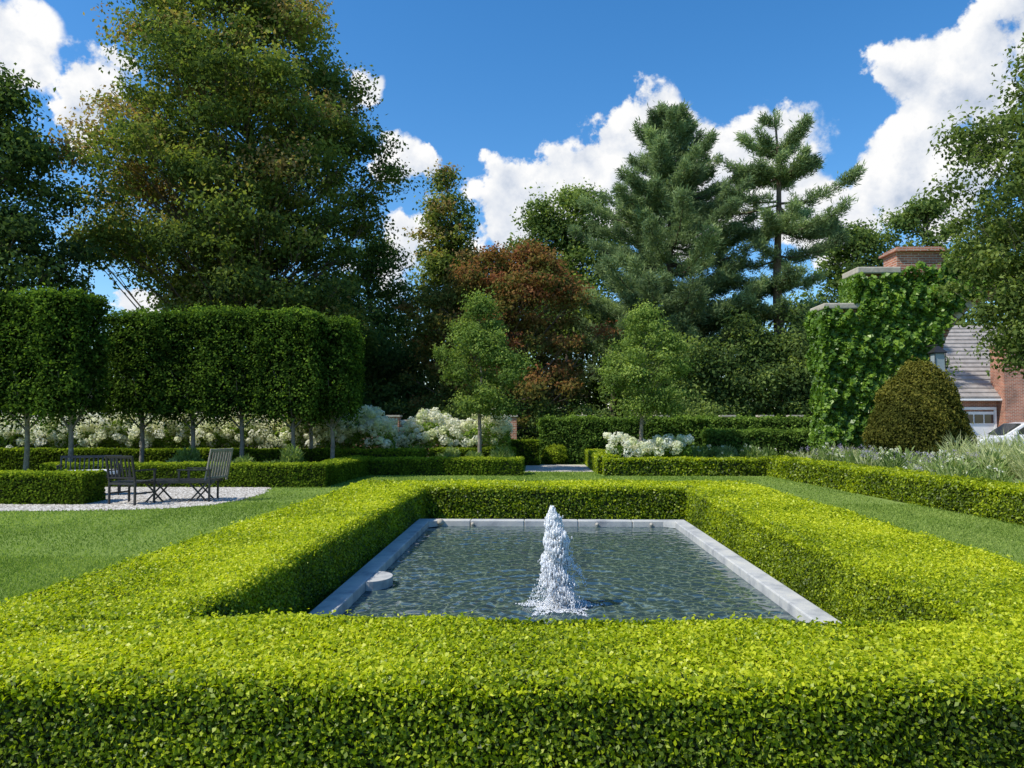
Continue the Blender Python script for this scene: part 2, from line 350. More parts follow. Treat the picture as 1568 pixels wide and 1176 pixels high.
def jet():
    bm=bmesh.new();bmesh.ops.create_icosphere(bm,subdivisions=1,radius=1);bm.verts.ensure_lookup_table()
    tv=np.array([v.co[:] for v in bm.verts]);tf=np.array([[v.index for v in f.verts] for f in bm.faces]);bm.free()
    H=.82;C=[];S=[]
    n=9500
    z=R.random(n)**.95*H
    q=z/H
    th=R.uniform(0,6.283,n)
    rad=np.interp(q,[0,.2,.5,.75,.9,1],[.115,.112,.105,.082,.052,.018])*(1+.16*np.sin(z*17+th)+.14*np.sin(z*37+th*2))
    rr=rad*np.sqrt(R.random(n))*(1+.12*R.normal(size=n))
    cx=-.05*q+.014*np.sin(z*13)
    C.append(np.stack([cx+rr*np.cos(th),rr*np.sin(th),z],1)); s=R.uniform(.0025,.008,n);S.append(np.stack([s,s,s*R.uniform(1.5,5,n)],1))
    n=1600; th=R.uniform(0,6.283,n); v=R.uniform(0,1,n); r=.07+.2*v**2.4; z=np.clip((1-v)*H*.98*R.random(n)+.01,0,H)
    C.append(np.stack([r*np.cos(th)-.03,r*np.sin(th),z],1)); s=R.uniform(.0015,.0045,n);S.append(np.stack([s,s,s*2],1))
    for a,rd,hh in((0.1,.24,.34),(3.0,.19,.30),(5.3,.2,.16),(4.2,.2,.2),(.5,.17,.48),(3.4,.15,.45)):
        n=150;u=R.random(n)
        C.append(np.stack([math.cos(a)*rd*u**.8+R.normal(size=n)*.014,math.sin(a)*rd*u**.8+R.normal(size=n)*.014,hh*(1-(1.5*u-.6)**2*.9)+R.normal(size=n)*.014],1));s=R.uniform(.002,.006,n);S.append(np.stack([s,s,s*1.6],1))
    n=2000;th=R.uniform(0,6.283,n);r=.27*R.random(n)**.75*(1+.3*np.sin(th*5)+.2*np.sin(th*11));C.append(np.stack([r*np.cos(th),r*np.sin(th),np.full(n,.004)],1));s=R.uniform(.003,.010,n);S.append(np.stack([s,s,s*.5],1))
    C=np.concatenate(C);S=np.concatenate(S)
    V=(tv[None]*S[:,None,:]*(1+.2*R.normal(size=(len(C),len(tv),1)))+C[:,None,:]).reshape(-1,3)+np.array([JX,JY,.035])
    F=(tf[None]+(np.arange(len(C))*len(tv))[:,None,None]).reshape(-1,3)
    m,nt,N,L=newmat('white_water');out=N.new('ShaderNodeOutputMaterial')
    p=N.new('ShaderNodeBsdfDiffuse');p.inputs[0].default_value=(.97,.98,.99,1)
    t=N.new('ShaderNodeBsdfTranslucent');t.inputs[0].default_value=(.98,.99,1,1)
    a=N.new('ShaderNodeMixShader');a.inputs[0].default_value=.5;L.new(p.outputs[0],a.inputs[1]);L.new(t.outputs[0],a.inputs[2])
    gl=N.new('ShaderNodeBsdfGlossy');gl.inputs['Roughness'].default_value=.15
    b=N.new('ShaderNodeMixShader');b.inputs[0].default_value=.06;L.new(a.outputs[0],b.inputs[1]);L.new(gl.outputs[0],b.inputs[2]);L.new(b.outputs[0],out.inputs[0])
    mesh_np('fountain_jet',V,F,m,pool,smooth=True)
jet()

# ------------------------------------------------------------ trees
def prof_at(profile,z):
    zs=[p[0] for p in profile][::-1];a=[p[1] for p in profile][::-1];b=[p[2] for p in profile][::-1]
    return np.interp(z,zs,a),np.interp(z,zs,b)
def tree(name,bx,by,profile,nclump,cr,per,size,mat,tr=.3,depth=None,tfun=None,seed=1,shell=.45,bark=None,trunk_top=.8,asp=.6,limb=.06,t0=.40):
    global R
    R=np.random.default_rng(seed)
    root=empty(name);zt=profile[0][0];zb=profile[-1][0]
    tb=Tubes()
    n=9;ztr=zb+(zt-zb)*trunk_top
    pts=[];rad=[]
    for i in range(n):
        f=i/(n-1);z=ztr*f
        cxx=bx+( (sum(prof_at(profile,max(z,zb)))/2-bx)*f*.8)+.25*tr*math.sin(i*1.7+seed)*3*f
        pts.append((cxx,by+.2*math.sin(i*1.1+seed)*tr*3*f,z));rad.append(tr*(1.25 if i==0 else 1)*(1-f)**.8+tr*.08)
    tb.add(pts,rad,10)
    TP=np.array(pts)
    C=[];mw=max((p[2]-p[1])/2 for p in profile)
    tries=0
    while len(C)<nclump and tries<nclump*30:
        tries+=1
        z=R.uniform(zb,zt);a,b=prof_at(profile,z);hw=(b-a)/2
        if R.random()>hw/mw+.15: continue
        th=R.uniform(0,2*math.pi);q=R.random()**shell
        k=1+.11*math.sin(th*3+z*1.1+seed)+.09*R.normal()
        c=cr*R.uniform(.6,1.25)
        hx=max(hw-c*.6,.1)
        dy=(depth or hw)
        C.append(((a+b)/2+hx*q*k*math.cos(th),by+max(dy*hw/mw-c*.6,.1)*q*k*math.sin(th),z,c))
    VV=[];TT=[]
    for (x,y,z,c) in C:
        m=int(per*(c/cr)**2*R.uniform(.7,1.2))
        d=norm(R.normal(size=(m,3))*np.array([1,1,.8]))
        rr=R.random((m,1))**.45
        ph=R.uniform(0,6,3)
        rr=rr*(1+.28*np.sin(d[:,:1]*4+ph[0])+.28*np.sin(d[:,1:2]*4+ph[1])+.22*np.sin(d[:,2:]*5+ph[2]))
        P=np.array([x,y,z])+d*rr*c*np.array([1.1,1.1,.72])
        P[:,2]-= .12*c*np.linalg.norm(d[:,:2],axis=1)*rr[:,0]
        VV.append(leafset(P,d+np.array([0,0,.5]),size*R.uniform(.6,1.3,m),asp,.8))
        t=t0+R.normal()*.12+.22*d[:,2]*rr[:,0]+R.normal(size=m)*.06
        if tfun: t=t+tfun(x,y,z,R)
        TT.append(np.clip(t,0,1))
        hd=math.hypot(x-bx,y-by)
        za=min(max(z-.75*hd-.3,zb*.75),ztr*.98)
        i=za/ztr*(n-1);i0=int(min(i,n-2));s=TP[i0]+(TP[i0+1]-TP[i0])*(i-i0)
        e=np.array([x,y,z]);md=(s+e)/2+np.array([0,0,-.06*hd])+R.normal(size=3)*.05*hd
        r0=limb*(.6+hd*.12)*min(1,tr*4)
        tb.add([s,md,e],[r0,r0*.55,r0*.12],5)
        for _ in range(2):
            d2=norm(R.normal(size=(1,3)))[0]*c*.8
            tb.add([md+(e-md)*R.uniform(.2,.9),e+d2],[r0*.3,r0*.06],4)
    tb.build('trunk_and_limbs',bark or M_bark,root)
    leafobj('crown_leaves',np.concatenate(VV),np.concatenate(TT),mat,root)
    return root

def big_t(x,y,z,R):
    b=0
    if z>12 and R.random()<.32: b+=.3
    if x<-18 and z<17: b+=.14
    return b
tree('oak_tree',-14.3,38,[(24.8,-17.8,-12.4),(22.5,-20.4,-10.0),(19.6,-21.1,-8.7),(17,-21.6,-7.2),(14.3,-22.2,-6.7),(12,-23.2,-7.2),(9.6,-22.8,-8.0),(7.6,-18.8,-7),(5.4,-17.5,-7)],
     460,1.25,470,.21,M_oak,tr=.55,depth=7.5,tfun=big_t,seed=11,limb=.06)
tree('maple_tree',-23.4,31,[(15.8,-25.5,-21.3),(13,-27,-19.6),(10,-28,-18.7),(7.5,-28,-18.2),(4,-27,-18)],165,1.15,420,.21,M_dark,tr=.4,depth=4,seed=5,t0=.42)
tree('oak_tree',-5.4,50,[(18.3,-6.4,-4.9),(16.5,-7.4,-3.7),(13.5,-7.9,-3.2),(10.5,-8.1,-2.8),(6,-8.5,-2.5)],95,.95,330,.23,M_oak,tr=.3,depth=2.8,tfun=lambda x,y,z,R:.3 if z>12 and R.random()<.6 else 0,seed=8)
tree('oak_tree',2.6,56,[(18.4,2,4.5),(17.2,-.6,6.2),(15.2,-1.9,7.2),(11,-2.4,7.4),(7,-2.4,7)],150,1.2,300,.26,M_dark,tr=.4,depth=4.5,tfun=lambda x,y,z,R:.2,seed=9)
tree('ash_tree',-9.3,46,[(13,-11,-8.6),(11.5,-12.6,-7.2),(9,-13.6,-6.6),(6,-14,-6.4),(2.5,-14,-6)],130,1.0,280,.2,M_dark,tr=.25,depth=3.2,tfun=lambda x,y,z,R:.15,seed=12,bark=M_barkg)
tree('japanese_maple',-1.5,38,[(10.2,-2.6,.6),(9.3,-4.3,2.2),(7.8,-5.9,3.1),(5.8,-6.7,3.6),(3.6,-6.5,3.5),(1.6,-6,3.2)],230,.8,340,.17,M_maple,tr=.28,depth=4,
     tfun=lambda x,y,z,R:(-.27 if x<-3 else .0)+R.normal()*.17,seed=21)
tree('pear_tree',-1.75,25,[(5.7,-2.0,-1.5),(5.0,-2.5,-1.0),(4.2,-3.0,-.6),(3,-3.35,0.1),(1.9,-2.9,-.4)],95,.42,330,.085,M_pear,tr=.07,depth=1.5,seed=31,bark=M_barkg,limb=.02,shell=.5,t0=.45)
tree('pear_tree',3.45,25,[(5.3,3.3,4.0),(4.7,2.7,4.6),(4.0,2.35,5.1),(3,2.1,5.35),(1.95,2.5,4.9)],90,.42,330,.085,M_pear,tr=.07,depth=1.5,seed=32,bark=M_barkg,limb=.02,shell=.5,tfun=lambda x,y,z,R:.1)
tree('crabapple_tree',9.6,13.2,[(8.0,8.3,10.8),(6.9,7.5,11.8),(5.6,6.75,12),(4.4,7.0,12),(3.4,7.5,12),(2.6,7.9,11)],330,.46,360,.085,M_crab,tr=.16,depth=2.3,seed=41,bark=M_barkg,limb=.03,shell=.55,tfun=lambda x,y,z,R:.02)
tree('oak_tree',23,55,[(15.6,21.6,24),(14.5,20.8,25),(11,20,26),(6,20,26)],90,1.1,260,.26,M_dark,tr=.35,depth=3,seed=51,tfun=lambda x,y,z,R:.15)
tree('oak_tree',27.5,55,[(17,26.5,29),(16,24.8,30.6),(13,24.2,32),(7,24,32)],100,1.1,260,.26,M_dark,tr=.35,depth=3,tfun=lambda x,y,z,R:.2,seed=52)

def pine(name,bx,by,H,lens,nb,seed,z0=3,dens=1.,tuft=.27,up=.25,layer=0,ws=.30,k=30):
    global R
    R=np.random.default_rng(seed); root=empty(name);tb=Tubes()
    tb.add([(bx+.1*math.sin(i),by,H*i/10) for i in range(11)],[.36*(1-i/10.)**.9+.03 for i in range(11)],10)
    P=[];D=[];T=[]
    zs=np.sort(R.uniform(z0,H*.985,nb))
    if layer: zs=np.round(zs/layer)*layer+R.normal(size=nb)*.1; zs=np.clip(zs,z0,H*.98)
    for i,z in enumerate(zs):
        L=np.interp(z,[l[0] for l in lens],[l[1] for l in lens])*R.uniform(.62,1.14)
        th=i*2.399+R.normal()*.3
        dr=np.array([math.cos(th),math.sin(th),0])
        rise=up+.9*max(0,(z/H-.75))*2
        def pt(f): return np.array([bx,by,z])+dr*L*f+np.array([0,0,L*(rise*f*f-.08*math.sin(f*3.14))])
        tb.add([pt(0),pt(.35),pt(.7),pt(1)],[.02+.012*L,.015+.009*L,.015+.003*L,.01],5)
        nt=int((10+L*9)*dens); bt=R.normal()*.14
        side=np.array([-dr[1],dr[0],0])
        f=.16+.84*R.random(nt)**.75
        for ff in f:
            w=L*ws*(1.12-ff)*R.uniform(-1,1)+R.normal()*.05
            P.append(pt(ff)+side*w+np.array([0,0,R.uniform(-.06,.2)]));D.append(dr*.7+side*np.sign(w)*.5+np.array([0,0,.45]));T.append(.47+bt+R.normal()*.1)
    for q in range(7): P.append(np.array([bx,by,H-q*.12]));D.append(np.array([0,0,1.]));T.append(.5)
    P=np.array(P);D=norm(np.array(D));T=np.array(T)
    P2=np.repeat(P,k,0)+R.normal(size=(len(P)*k,3))*.12;D2=norm(np.repeat(D,k,0)+R.normal(size=(len(P)*k,3))*.75);T2=np.repeat(T,k)+.22*D2[:,2]-.05
    B=norm(np.cross(D2,R.normal(size=P2.shape)))
    V=quads(P2,D2,B,tuft*R.uniform(.7,1.3,len(P2)),.17,.03)
    tb.build('trunk_and_branches',M_bark,root);leafobj('needles',V,np.clip(T2,0,1),M_pine,root)
pine('white_pine_tree',7.9,44,19.4,[(3,4.6),(7,5.5),(10,5.5),(13,4.7),(15.5,3.1),(17.5,1.8),(19.4,.5)],180,61,dens=1.35)
pine('white_pine_tree',13.4,42,18.5,[(3,2.6),(8,3.0),(11,3.5),(13.5,4.5),(15,2.8),(16.5,2.1),(18.5,.5)],68,62,dens=1.25,layer=1.5,up=.12,ws=.18)

def mass():
    global R
    R=np.random.default_rng(77);VV=[];TT=[];tb=Tubes()
    def clumps(n,x0,x1,y0,y1,ztop,c0=1.3,per=150,size=.3,tb0=.42,zmin=.3):
        for _ in range(n):
            x=R.uniform(x0,x1);y=R.uniform(y0,y1);zt=ztop(x)*(.88+.12*math.sin(x*1.9)+.06*math.sin(x*5.1));z=R.uniform(zmin,zt);c=c0*R.uniform(.7,1.3)
            m=per;d=norm(R.normal(size=(m,3)));P=np.array([x,y,z])+d*c*R.random((m,1))**.4*np.array([1.1,1,.8])
            VV.append(leafset(P,d+np.array([0,0,.4]),size*R.uniform(.6,1.3,m),.6,.8));TT.append(np.clip(tb0+R.normal()*.18+.22*d[:,2],0,1))
    clumps(500,-16,22,47,53,lambda x:np.interp(x,[-16,-10,0,8,14,22],[8,9.5,10,11,9.5,8.5]))
    clumps(260,7,20,38,41,lambda x:np.interp(x,[7,9,12,20],[4.5,6.8,7.3,7.2]),c0=.95,per=190,size=.2,tb0=.5)
    clumps(130,-11,-3,41,45,lambda x:6.5,c0=1.0,per=180,size=.22,tb0=.45)
    clumps(280,-48,-14,44,50,lambda x:np.interp(x,[-48,-32,-28,-24,-17,-14],[16,12,8.0,6.4,7.0,8]))
    clumps(110,-36,-8,35,38,lambda x:3.6,c0=1.0,per=150,size=.22)
    clumps(150,18,50,50,60,lambda x:10)
    clumps(90,-7,9,34.5,37,lambda x:2.7,c0=.7,per=190,size=.14,tb0=.62)
    for _ in range(60):
        x=R.uniform(-45,22);y=R.uniform(47,54);h=np.interp(x,[-45,-30,-24,22],[8,6,5,8]);tb.add([(x,y,0),(x+R.normal()*.3,y,h*.5),(x+R.normal()*.6,y,h)],[.25,.18,.06],6)
    root=empty('background_trees');leafobj('leaves',np.concatenate(VV),np.concatenate(TT),M_dark,root);tb.build('trunks',M_bark,root)
mass()

R=np.random.default_rng(90)
def pleached(name,cx,cy,w,d,z0=1.8,z1=4.75,n=12500):
    root=empty(name);tb=Tubes()
    tb.add([(cx,cy,0),(cx+.03,cy,.9),(cx-.02,cy+.03,1.9),(cx,cy,3.6)],[.075,.06,.055,.03],8)
    for k in range(9):
        th=k*2.4;z=1.35+.2*(k%4);tb.add([(cx,cy,z),(cx+math.cos(th)*w*.2,cy+math.sin(th)*d*.25,z+.45),(cx+math.cos(th)*w*.42,cy+math.sin(th)*d*.42,z+1.1)],[.03,.02,.008],5)
    tb.build('trunk',M_barkg,root)
    s=.085;H=(z1-z0)/2
    ar=np.array([d*2*H,w*2*H,w*d],float);ar[2]*=.75;ax=R.choice(3,n,p=ar/ar.sum())
    q=R.uniform(-1,1,(n,3));sg=R.choice([-1.,1.],n);q[np.arange(n),ax]=sg
    hs=np.array([w/2,d/2,H]);Pm=q*hs;rd=.36
    inner=np.clip(Pm,-(hs-rd),(hs-rd));dv=Pm-inner;L=np.linalg.norm(dv,axis=1,keepdims=True)
    Nn=dv/(L+1e-9);Pm=inner+Nn*rd
    P=Pm+np.array([cx,cy,(z0+z1)/2])
    depth=R.random((n,1))**1.3*.25
    wb=(wob(P[:,0]*.55,P[:,1]*.55,P[:,2]*.55)+.6*wob(P[:,0]*1.6,P[:,1]*1.6,P[:,2]*1.6))[:,None]
    P=P-Nn*depth+Nn*wb*.15+Nn*(R.random((n,1))<.07)*R.random((n,1))*.16
    low=(P[:,2]<z0+.5);P[low,2]+=R.normal(size=low.sum())*.22
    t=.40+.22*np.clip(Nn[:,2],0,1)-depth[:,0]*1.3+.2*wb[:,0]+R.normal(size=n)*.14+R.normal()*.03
    V=leafset(P,Nn+np.array([0,0,.6]),s*R.uniform(.7,1.35,n),.6,.85)
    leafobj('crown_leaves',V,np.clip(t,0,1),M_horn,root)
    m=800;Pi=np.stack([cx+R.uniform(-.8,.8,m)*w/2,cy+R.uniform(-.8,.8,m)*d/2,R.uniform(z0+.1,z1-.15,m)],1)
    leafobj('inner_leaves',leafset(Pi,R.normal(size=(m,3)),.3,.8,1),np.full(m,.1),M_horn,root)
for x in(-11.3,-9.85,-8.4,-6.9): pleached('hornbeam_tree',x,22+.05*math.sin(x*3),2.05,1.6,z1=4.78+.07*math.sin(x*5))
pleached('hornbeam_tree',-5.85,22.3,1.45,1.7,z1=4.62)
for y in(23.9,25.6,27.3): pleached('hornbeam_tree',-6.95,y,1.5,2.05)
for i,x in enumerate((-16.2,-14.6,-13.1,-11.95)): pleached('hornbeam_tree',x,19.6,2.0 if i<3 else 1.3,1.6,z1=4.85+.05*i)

def hydrangea(name,x0,x1,y0,y1,zt,nh):
    root=empty(name);A=(x1-x0)
    n=int(A*1900);P=np.stack([R.uniform(x0,x1,n),R.uniform(y0,y1,n),R.uniform(.1,1,n)**.6*(zt-.3)],1)
    P[:,2]*=.85+.12*np.sin(P[:,0]*3.1)
    leafobj('leaves',leafset(P,np.array([[0,-.4,1.]])+np.zeros((n,3)),.12*R.uniform(.6,1.2,n),.65,.7),np.clip(.4+.3*P[:,2]/zt+R.normal(size=n)*.12,0,1),M_per2,root)
    c=np.stack([R.uniform(x0,x1,nh),R.uniform(y0-.25,y1,nh),zt*(.42+.58*R.random(nh)**.7)],1)
    c[:,2]*=.93+.11*np.sin(c[:,0]*3.1)
    k=60;r=R.uniform(.10,.20,nh);d=norm(R.normal(size=(nh*k,3)))
    P=np.repeat(c,k,0)+d*np.repeat(r,k)[:,None]*np.array([1,1,.85])*R.uniform(.72,1.05,(nh*k,1))
    t=np.clip(np.repeat(R.uniform(.15,.95,nh),k)+.1*d[:,2],0,1)
    leafobj('flower_heads',leafset(P,d,.08,.95,.35),t,M_petal,root)
hydrangea('hydrangea_shrub',-20,-4.6,24.9,26.4,1.95,1500)
hydrangea('hydrangea_shrub',-4.7,-.8,26.2,27.8,1.9,260)
hydrangea('hydrangea_shrub',2.4,5.0,24.5,25.6,1.15,85)

def border(name,x0,x1,y0,y1,h,n,mat,s=.16,asp=.22,tb=.5):
    root=empty(name)
    m=max(6,int((x1-x0)*(y1-y0)*3.0))
    cx=R.uniform(x0,x1,m);cy=R.uniform(y0,y1,m);ch=h*R.uniform(.5,1.1,m);cr=R.uniform(.18,.42,m);ct=R.normal(size=m)*.18+tb
    i=R.integers(0,m,n);th=R.uniform(0,6.28,n);q=np.sqrt(R.random(n))*cr[i]
    z=R.random(n)**.8*ch[i]*(1-.5*(q/cr[i])**2)
    P=np.stack([cx[i]+np.cos(th)*q*(.5+z/h),cy[i]+np.sin(th)*q*(.5+z/h),z],1)
    T=norm(np.stack([np.cos(th)*.6,np.sin(th)*.6,np.full(n,1.)],1)+R.normal(size=(n,3))*.35);B=norm(np.cross(T,R.normal(size=(n,3))))
    leafobj('leaves',quads(P,T,B,s*R.uniform(.6,1.3,n),asp),np.clip(ct[i]+R.normal(size=n)*.1,0,1),mat,root)
    return root,cx,cy,ch,cr
def flowers(root,cx,cy,ch,cr,n,mat,s=.035,per=14,rad=.04):
    m=len(cx);i=R.integers(0,m,n)
    th=R.uniform(0,6.28,n);q=np.sqrt(R.random(n))*cr[i]*.9
    c=np.stack([cx[i]+np.cos(th)*q,cy[i]+np.sin(th)*q,ch[i]*R.uniform(.8,1.12,n)],1)
    d=norm(R.normal(size=(n*per,3)));P=np.repeat(c,per,0)+d*rad*np.array([1,1,.8])
    leafobj('flowers',leafset(P,d,s,.8,.4),R.random(n*per),mat,root)
a=border('perennial_flower_bed',8.0,13.5,12.5,23,.9,60000,M_per,tb=.5);flowers(*a,420,M_petal,s=.04)
a=border('lavender_border',8.0,10.5,16,24,.8,22000,M_per,s=.2,asp=.08,tb=.85);flowers(*a,500,M_lav,s=.022,rad=.05)
border('ornamental_grass',9.2,12,14,19,1.1,16000,M_per,s=.4,asp=.045,tb=.9)
a=border('perennial_flower_bed',5.0,9,25,26.5,.7,16000,M_per,tb=.45);flowers(*a,40,M_petal)
border('perennial_flower_bed',-9.5,-5.9,20.2,21.2,.85,16000,M_per,tb=.35)
border('perennial_flower_bed',-4.8,-1,24.2,25,.8,14000,M_per,tb=.4)
sheet('planting_bed',[(7.6,12.3),(17,12.3),(17,28),(7.6,28)],.004,M_soil)
sheet('planting_bed',[(-25,19.4),(-5.6,19.4),(-5.6,30),(-25,30)],.005,M_soil)
ball('yew_shrub',10.35,21,1.2,M_yew,s=.075,sz=1.4,tb=.42,cone=.27,zc=1.5,lumpy=.045)

sheet('gravel_terrace',[(-6.35,18.5),(-5.95,16.9),(-5.93,15.4),(-6.15,14.5),(-6.7,13.95),(-7.6,13.65),(-8.7,13.5),(-10.8,13.45),(-10.9,14.5),(-11,18.5)],.008,M_gravel)
sheet('gravel_path',[(-.25,24.3),(1.9,24.3),(1.9,28.4),(-.25,28.4)],.008,M_gravel)
sheet('driveway',[(12.6,24.2),(16.4,24.2),(40,31),(40,40),(14,40)],.009,M_gravel)
def pebbles():
    n=26000;x=R.uniform(-10.6,-5.9,n);y=R.uniform(13.5,18.4,n)
    ex=np.interp(y,[13.5,13.95,14.5,15.4,16.9,18.5],[-8.7,-6.7,-6.15,-5.93,-5.95,-6.35])
    k=(x<ex-.02+R.normal(size=n)*.04)&(y>13.55);x=x[k];y=y[k];n=len(x);s=R.uniform(.02,.045,n)
    t=np.array([[1,0,0],[-.5,.87,0],[-.5,-.87,0],[0,0,.7]]);rot=R.uniform(0,6.28,n);c,si=np.cos(rot),np.sin(rot)
    V=np.empty((n,4,3));V[:,:,0]=x[:,None]+s[:,None]*(t[:,0]*c[:,None]-t[:,1]*si[:,None]);V[:,:,1]=y[:,None]+s[:,None]*(t[:,0]*si[:,None]+t[:,1]*c[:,None]);V[:,:,2]=.008+s[:,None]*t[:,2]*.5
    F=np.array([[0,1,3],[1,2,3],[2,0,3]]);F=(F[None]+(np.arange(n)*4)[:,None,None]).reshape(-1,3)
    mesh_np('gravel_stones',V.reshape(-1,3),F,M_gstone,None,np.repeat(R.random(n),4))
pebbles()

# ------------------------------------------------------------ garden furniture
def chair(name,loc,rot,mat,w=.58,cush=False,d=.5,h=.92,lean=-.2):
    root=empty(name);root.location=loc;root.rotation_euler=(0,0,rot)
    W=w/2;L=[]
    for sx in(-1,1):
        L.append((sx*W-.018,sx*W+.018,-d/2-.018,-d/2+.018,0,.64))
        L.append((sx*W-.018,sx*W+.018,d/2-.018,d/2+.018,0,.44))
        L.append((sx*W-.025,sx*W+.025,-d/2-.03,d/2+.03,.64,.665))
        L.append((sx*W-.012,sx*W+.012,-d/2,d/2,.2,.23))
    L.append((-W,W,-d/2-.018,-d/2+.018,.38,.42));L.append((-W,W,d/2-.018,d/2+.018,.38,.42))
    k=6
    for i in range(k):
        y=-d/2+.03+i*(d-.02)/k;L.append((-W+.01,W-.01,y,y+(d/k)*.7,.425,.445))
    boxes('frame_and_seat',L,mat,root,.004)
    B=[(-W-.018,-W+.018,-.018,.018,0,h-.44),(W-.018,W+.018,-.018,.018,0,h-.44),(-W,W,-.014,.014,h-.49,h-.44),(-W,W,-.014,.014,.06,.09)]
    nb=max(6,int(w/.085))
    for i in range(1,nb): x=-W+i*w/nb;B.append((x-.014,x+.014,-.009,.009,.09,h-.49))
    b=boxes('backrest',B,mat,root,.003,loc=(0,d/2,.44));b.rotation_euler=(lean,0,0)
    if cush: boxes('seat_cushion',[(-W+.02,W-.02,-d/2,d/2-.03,.447,.54)],M_cush,root,.025)
chair('garden_armchair',(-7.75,14.75,.008),math.radians(165),M_iron,w=.6,h=.95)
chair('garden_bench',(-9.55,16.4,.008),math.radians(25),M_iron,w=1.15,h=.85,cush=True)
lo=empty('garden_lounger');lo.location=(-6.95,15.35,.008);lo.rotation_euler=(0,0,math.radians(8))
L=[(-.75+i*.098,-.75+i*.098+.075,-.29,.29,.40,.425) for i in range(14)]+[(-.78,.62,-.32,-.285,.37,.425),(-.78,.62,.285,.32,.37,.425)]
boxes('slatted_seat',L,M_iron,lo,.004)
L=[]
for y in(-.275,.245):
    L+=[(-.72,-.68,y,y+.03,0,.37,.9),(-.39,-.35,y+.031,y+.06,0,.37,-.9),(.1,.14,y,y+.03,0,.37,.9),(.43,.47,y+.031,y+.06,0,.37,-.9)]
L+=[(-.1,.55,-.34,-.29,.62,.645),(-.1,.55,.29,.34,.62,.645),(-.08,-.04,-.335,-.30,.42,.62),(-.08,-.04,.30,.335,.42,.62),(.5,.54,-.335,-.30,.0,.62),(.5,.54,.30,.335,.0,.62)]
boxes('legs_and_arms',L,M_iron,lo,.003)
B=[(-.015,.015,-.31,-.27,0,.66),(-.015,.015,.27,.31,0,.66),(-.014,.014,-.27,.27,.60,.655),(-.012,.012,-.27,.27,.05,.09)]+[(-.009,.009,-.22+i*.073,-.22+i*.073+.04,.09,.60) for i in range(7)]
b=boxes('backrest',B,M_teak,lo,.003,loc=(.56,0,.40));b.rotation_euler=(0,.22,-.5)

bw=empty('brick_wall')
pr=list(range(-38,-1,4))+[-.95,2.0,5.5,8.3,9.9,11.2]
boxes('wall_run',[(-40,-1.2,33,33.35,0,1.6),(2.2,11.2,33,33.35,0,1.62)],M_brick,bw,0)
boxes('piers',[(x-.25,x+.25,32.9,33.45,0,1.78) for x in pr],M_brick,bw,0)
boxes('cap_stones',[(-40,-1.2,32.95,33.4,1.6,1.66),(2.2,11.2,32.95,33.4,1.62,1.68)]+[(x-.3,x+.3,32.85,33.5,1.78,1.86) for x in pr],M_cap,bw,.01)

# ------------------------------------------------------------ brick archway with ivy
ga=empty('brick_archway')
ACX,ACZ,AR=14.7,3.3,2.15
arc=[(ACX+AR*math.cos(t),ACZ+AR*math.sin(t)) for t in np.linspace(0,math.pi,25)]
out=[(9.1,0),(9.1,5.05),(10.15,5.05),(10.15,6.15),(11.3,6.15),(11.3,6.85),(12.75,6.85),(12.75,6.2),(18,6.2),(18,0),(ACX+AR,0)]+arc+[(ACX-AR,0)]
prism('wall',out,'y',24,24.9,M_brick,ga)
boxes('cap_stones',[(8.95,10.2,23.8,25,5.05,5.24),(10.0,11.35,23.8,25,6.15,6.36),(12.7,18.1,23.9,25,6.2,6.36)],M_cap,ga,.04)
boxes('chimney_cap',[(11.2,12.85,23.88,25.02,6.85,6.93),(11.3,12.75,23.95,24.95,6.93,7.01)],M_brick,ga,.01)
for i in range(30):
    t0=math.pi*i/30+.006;t1=math.pi*(i+1)/30-.006
    v=[(ACX+r*math.cos(t),ACZ+r*math.sin(t)) for r,t in((AR-.01,t0),(AR+.3,t0),(AR+.3,t1),(AR-.01,t1))]
    prism('voussoir',v,'y',23.97,24.3,M_brick if i%2 else M_cap,ga)
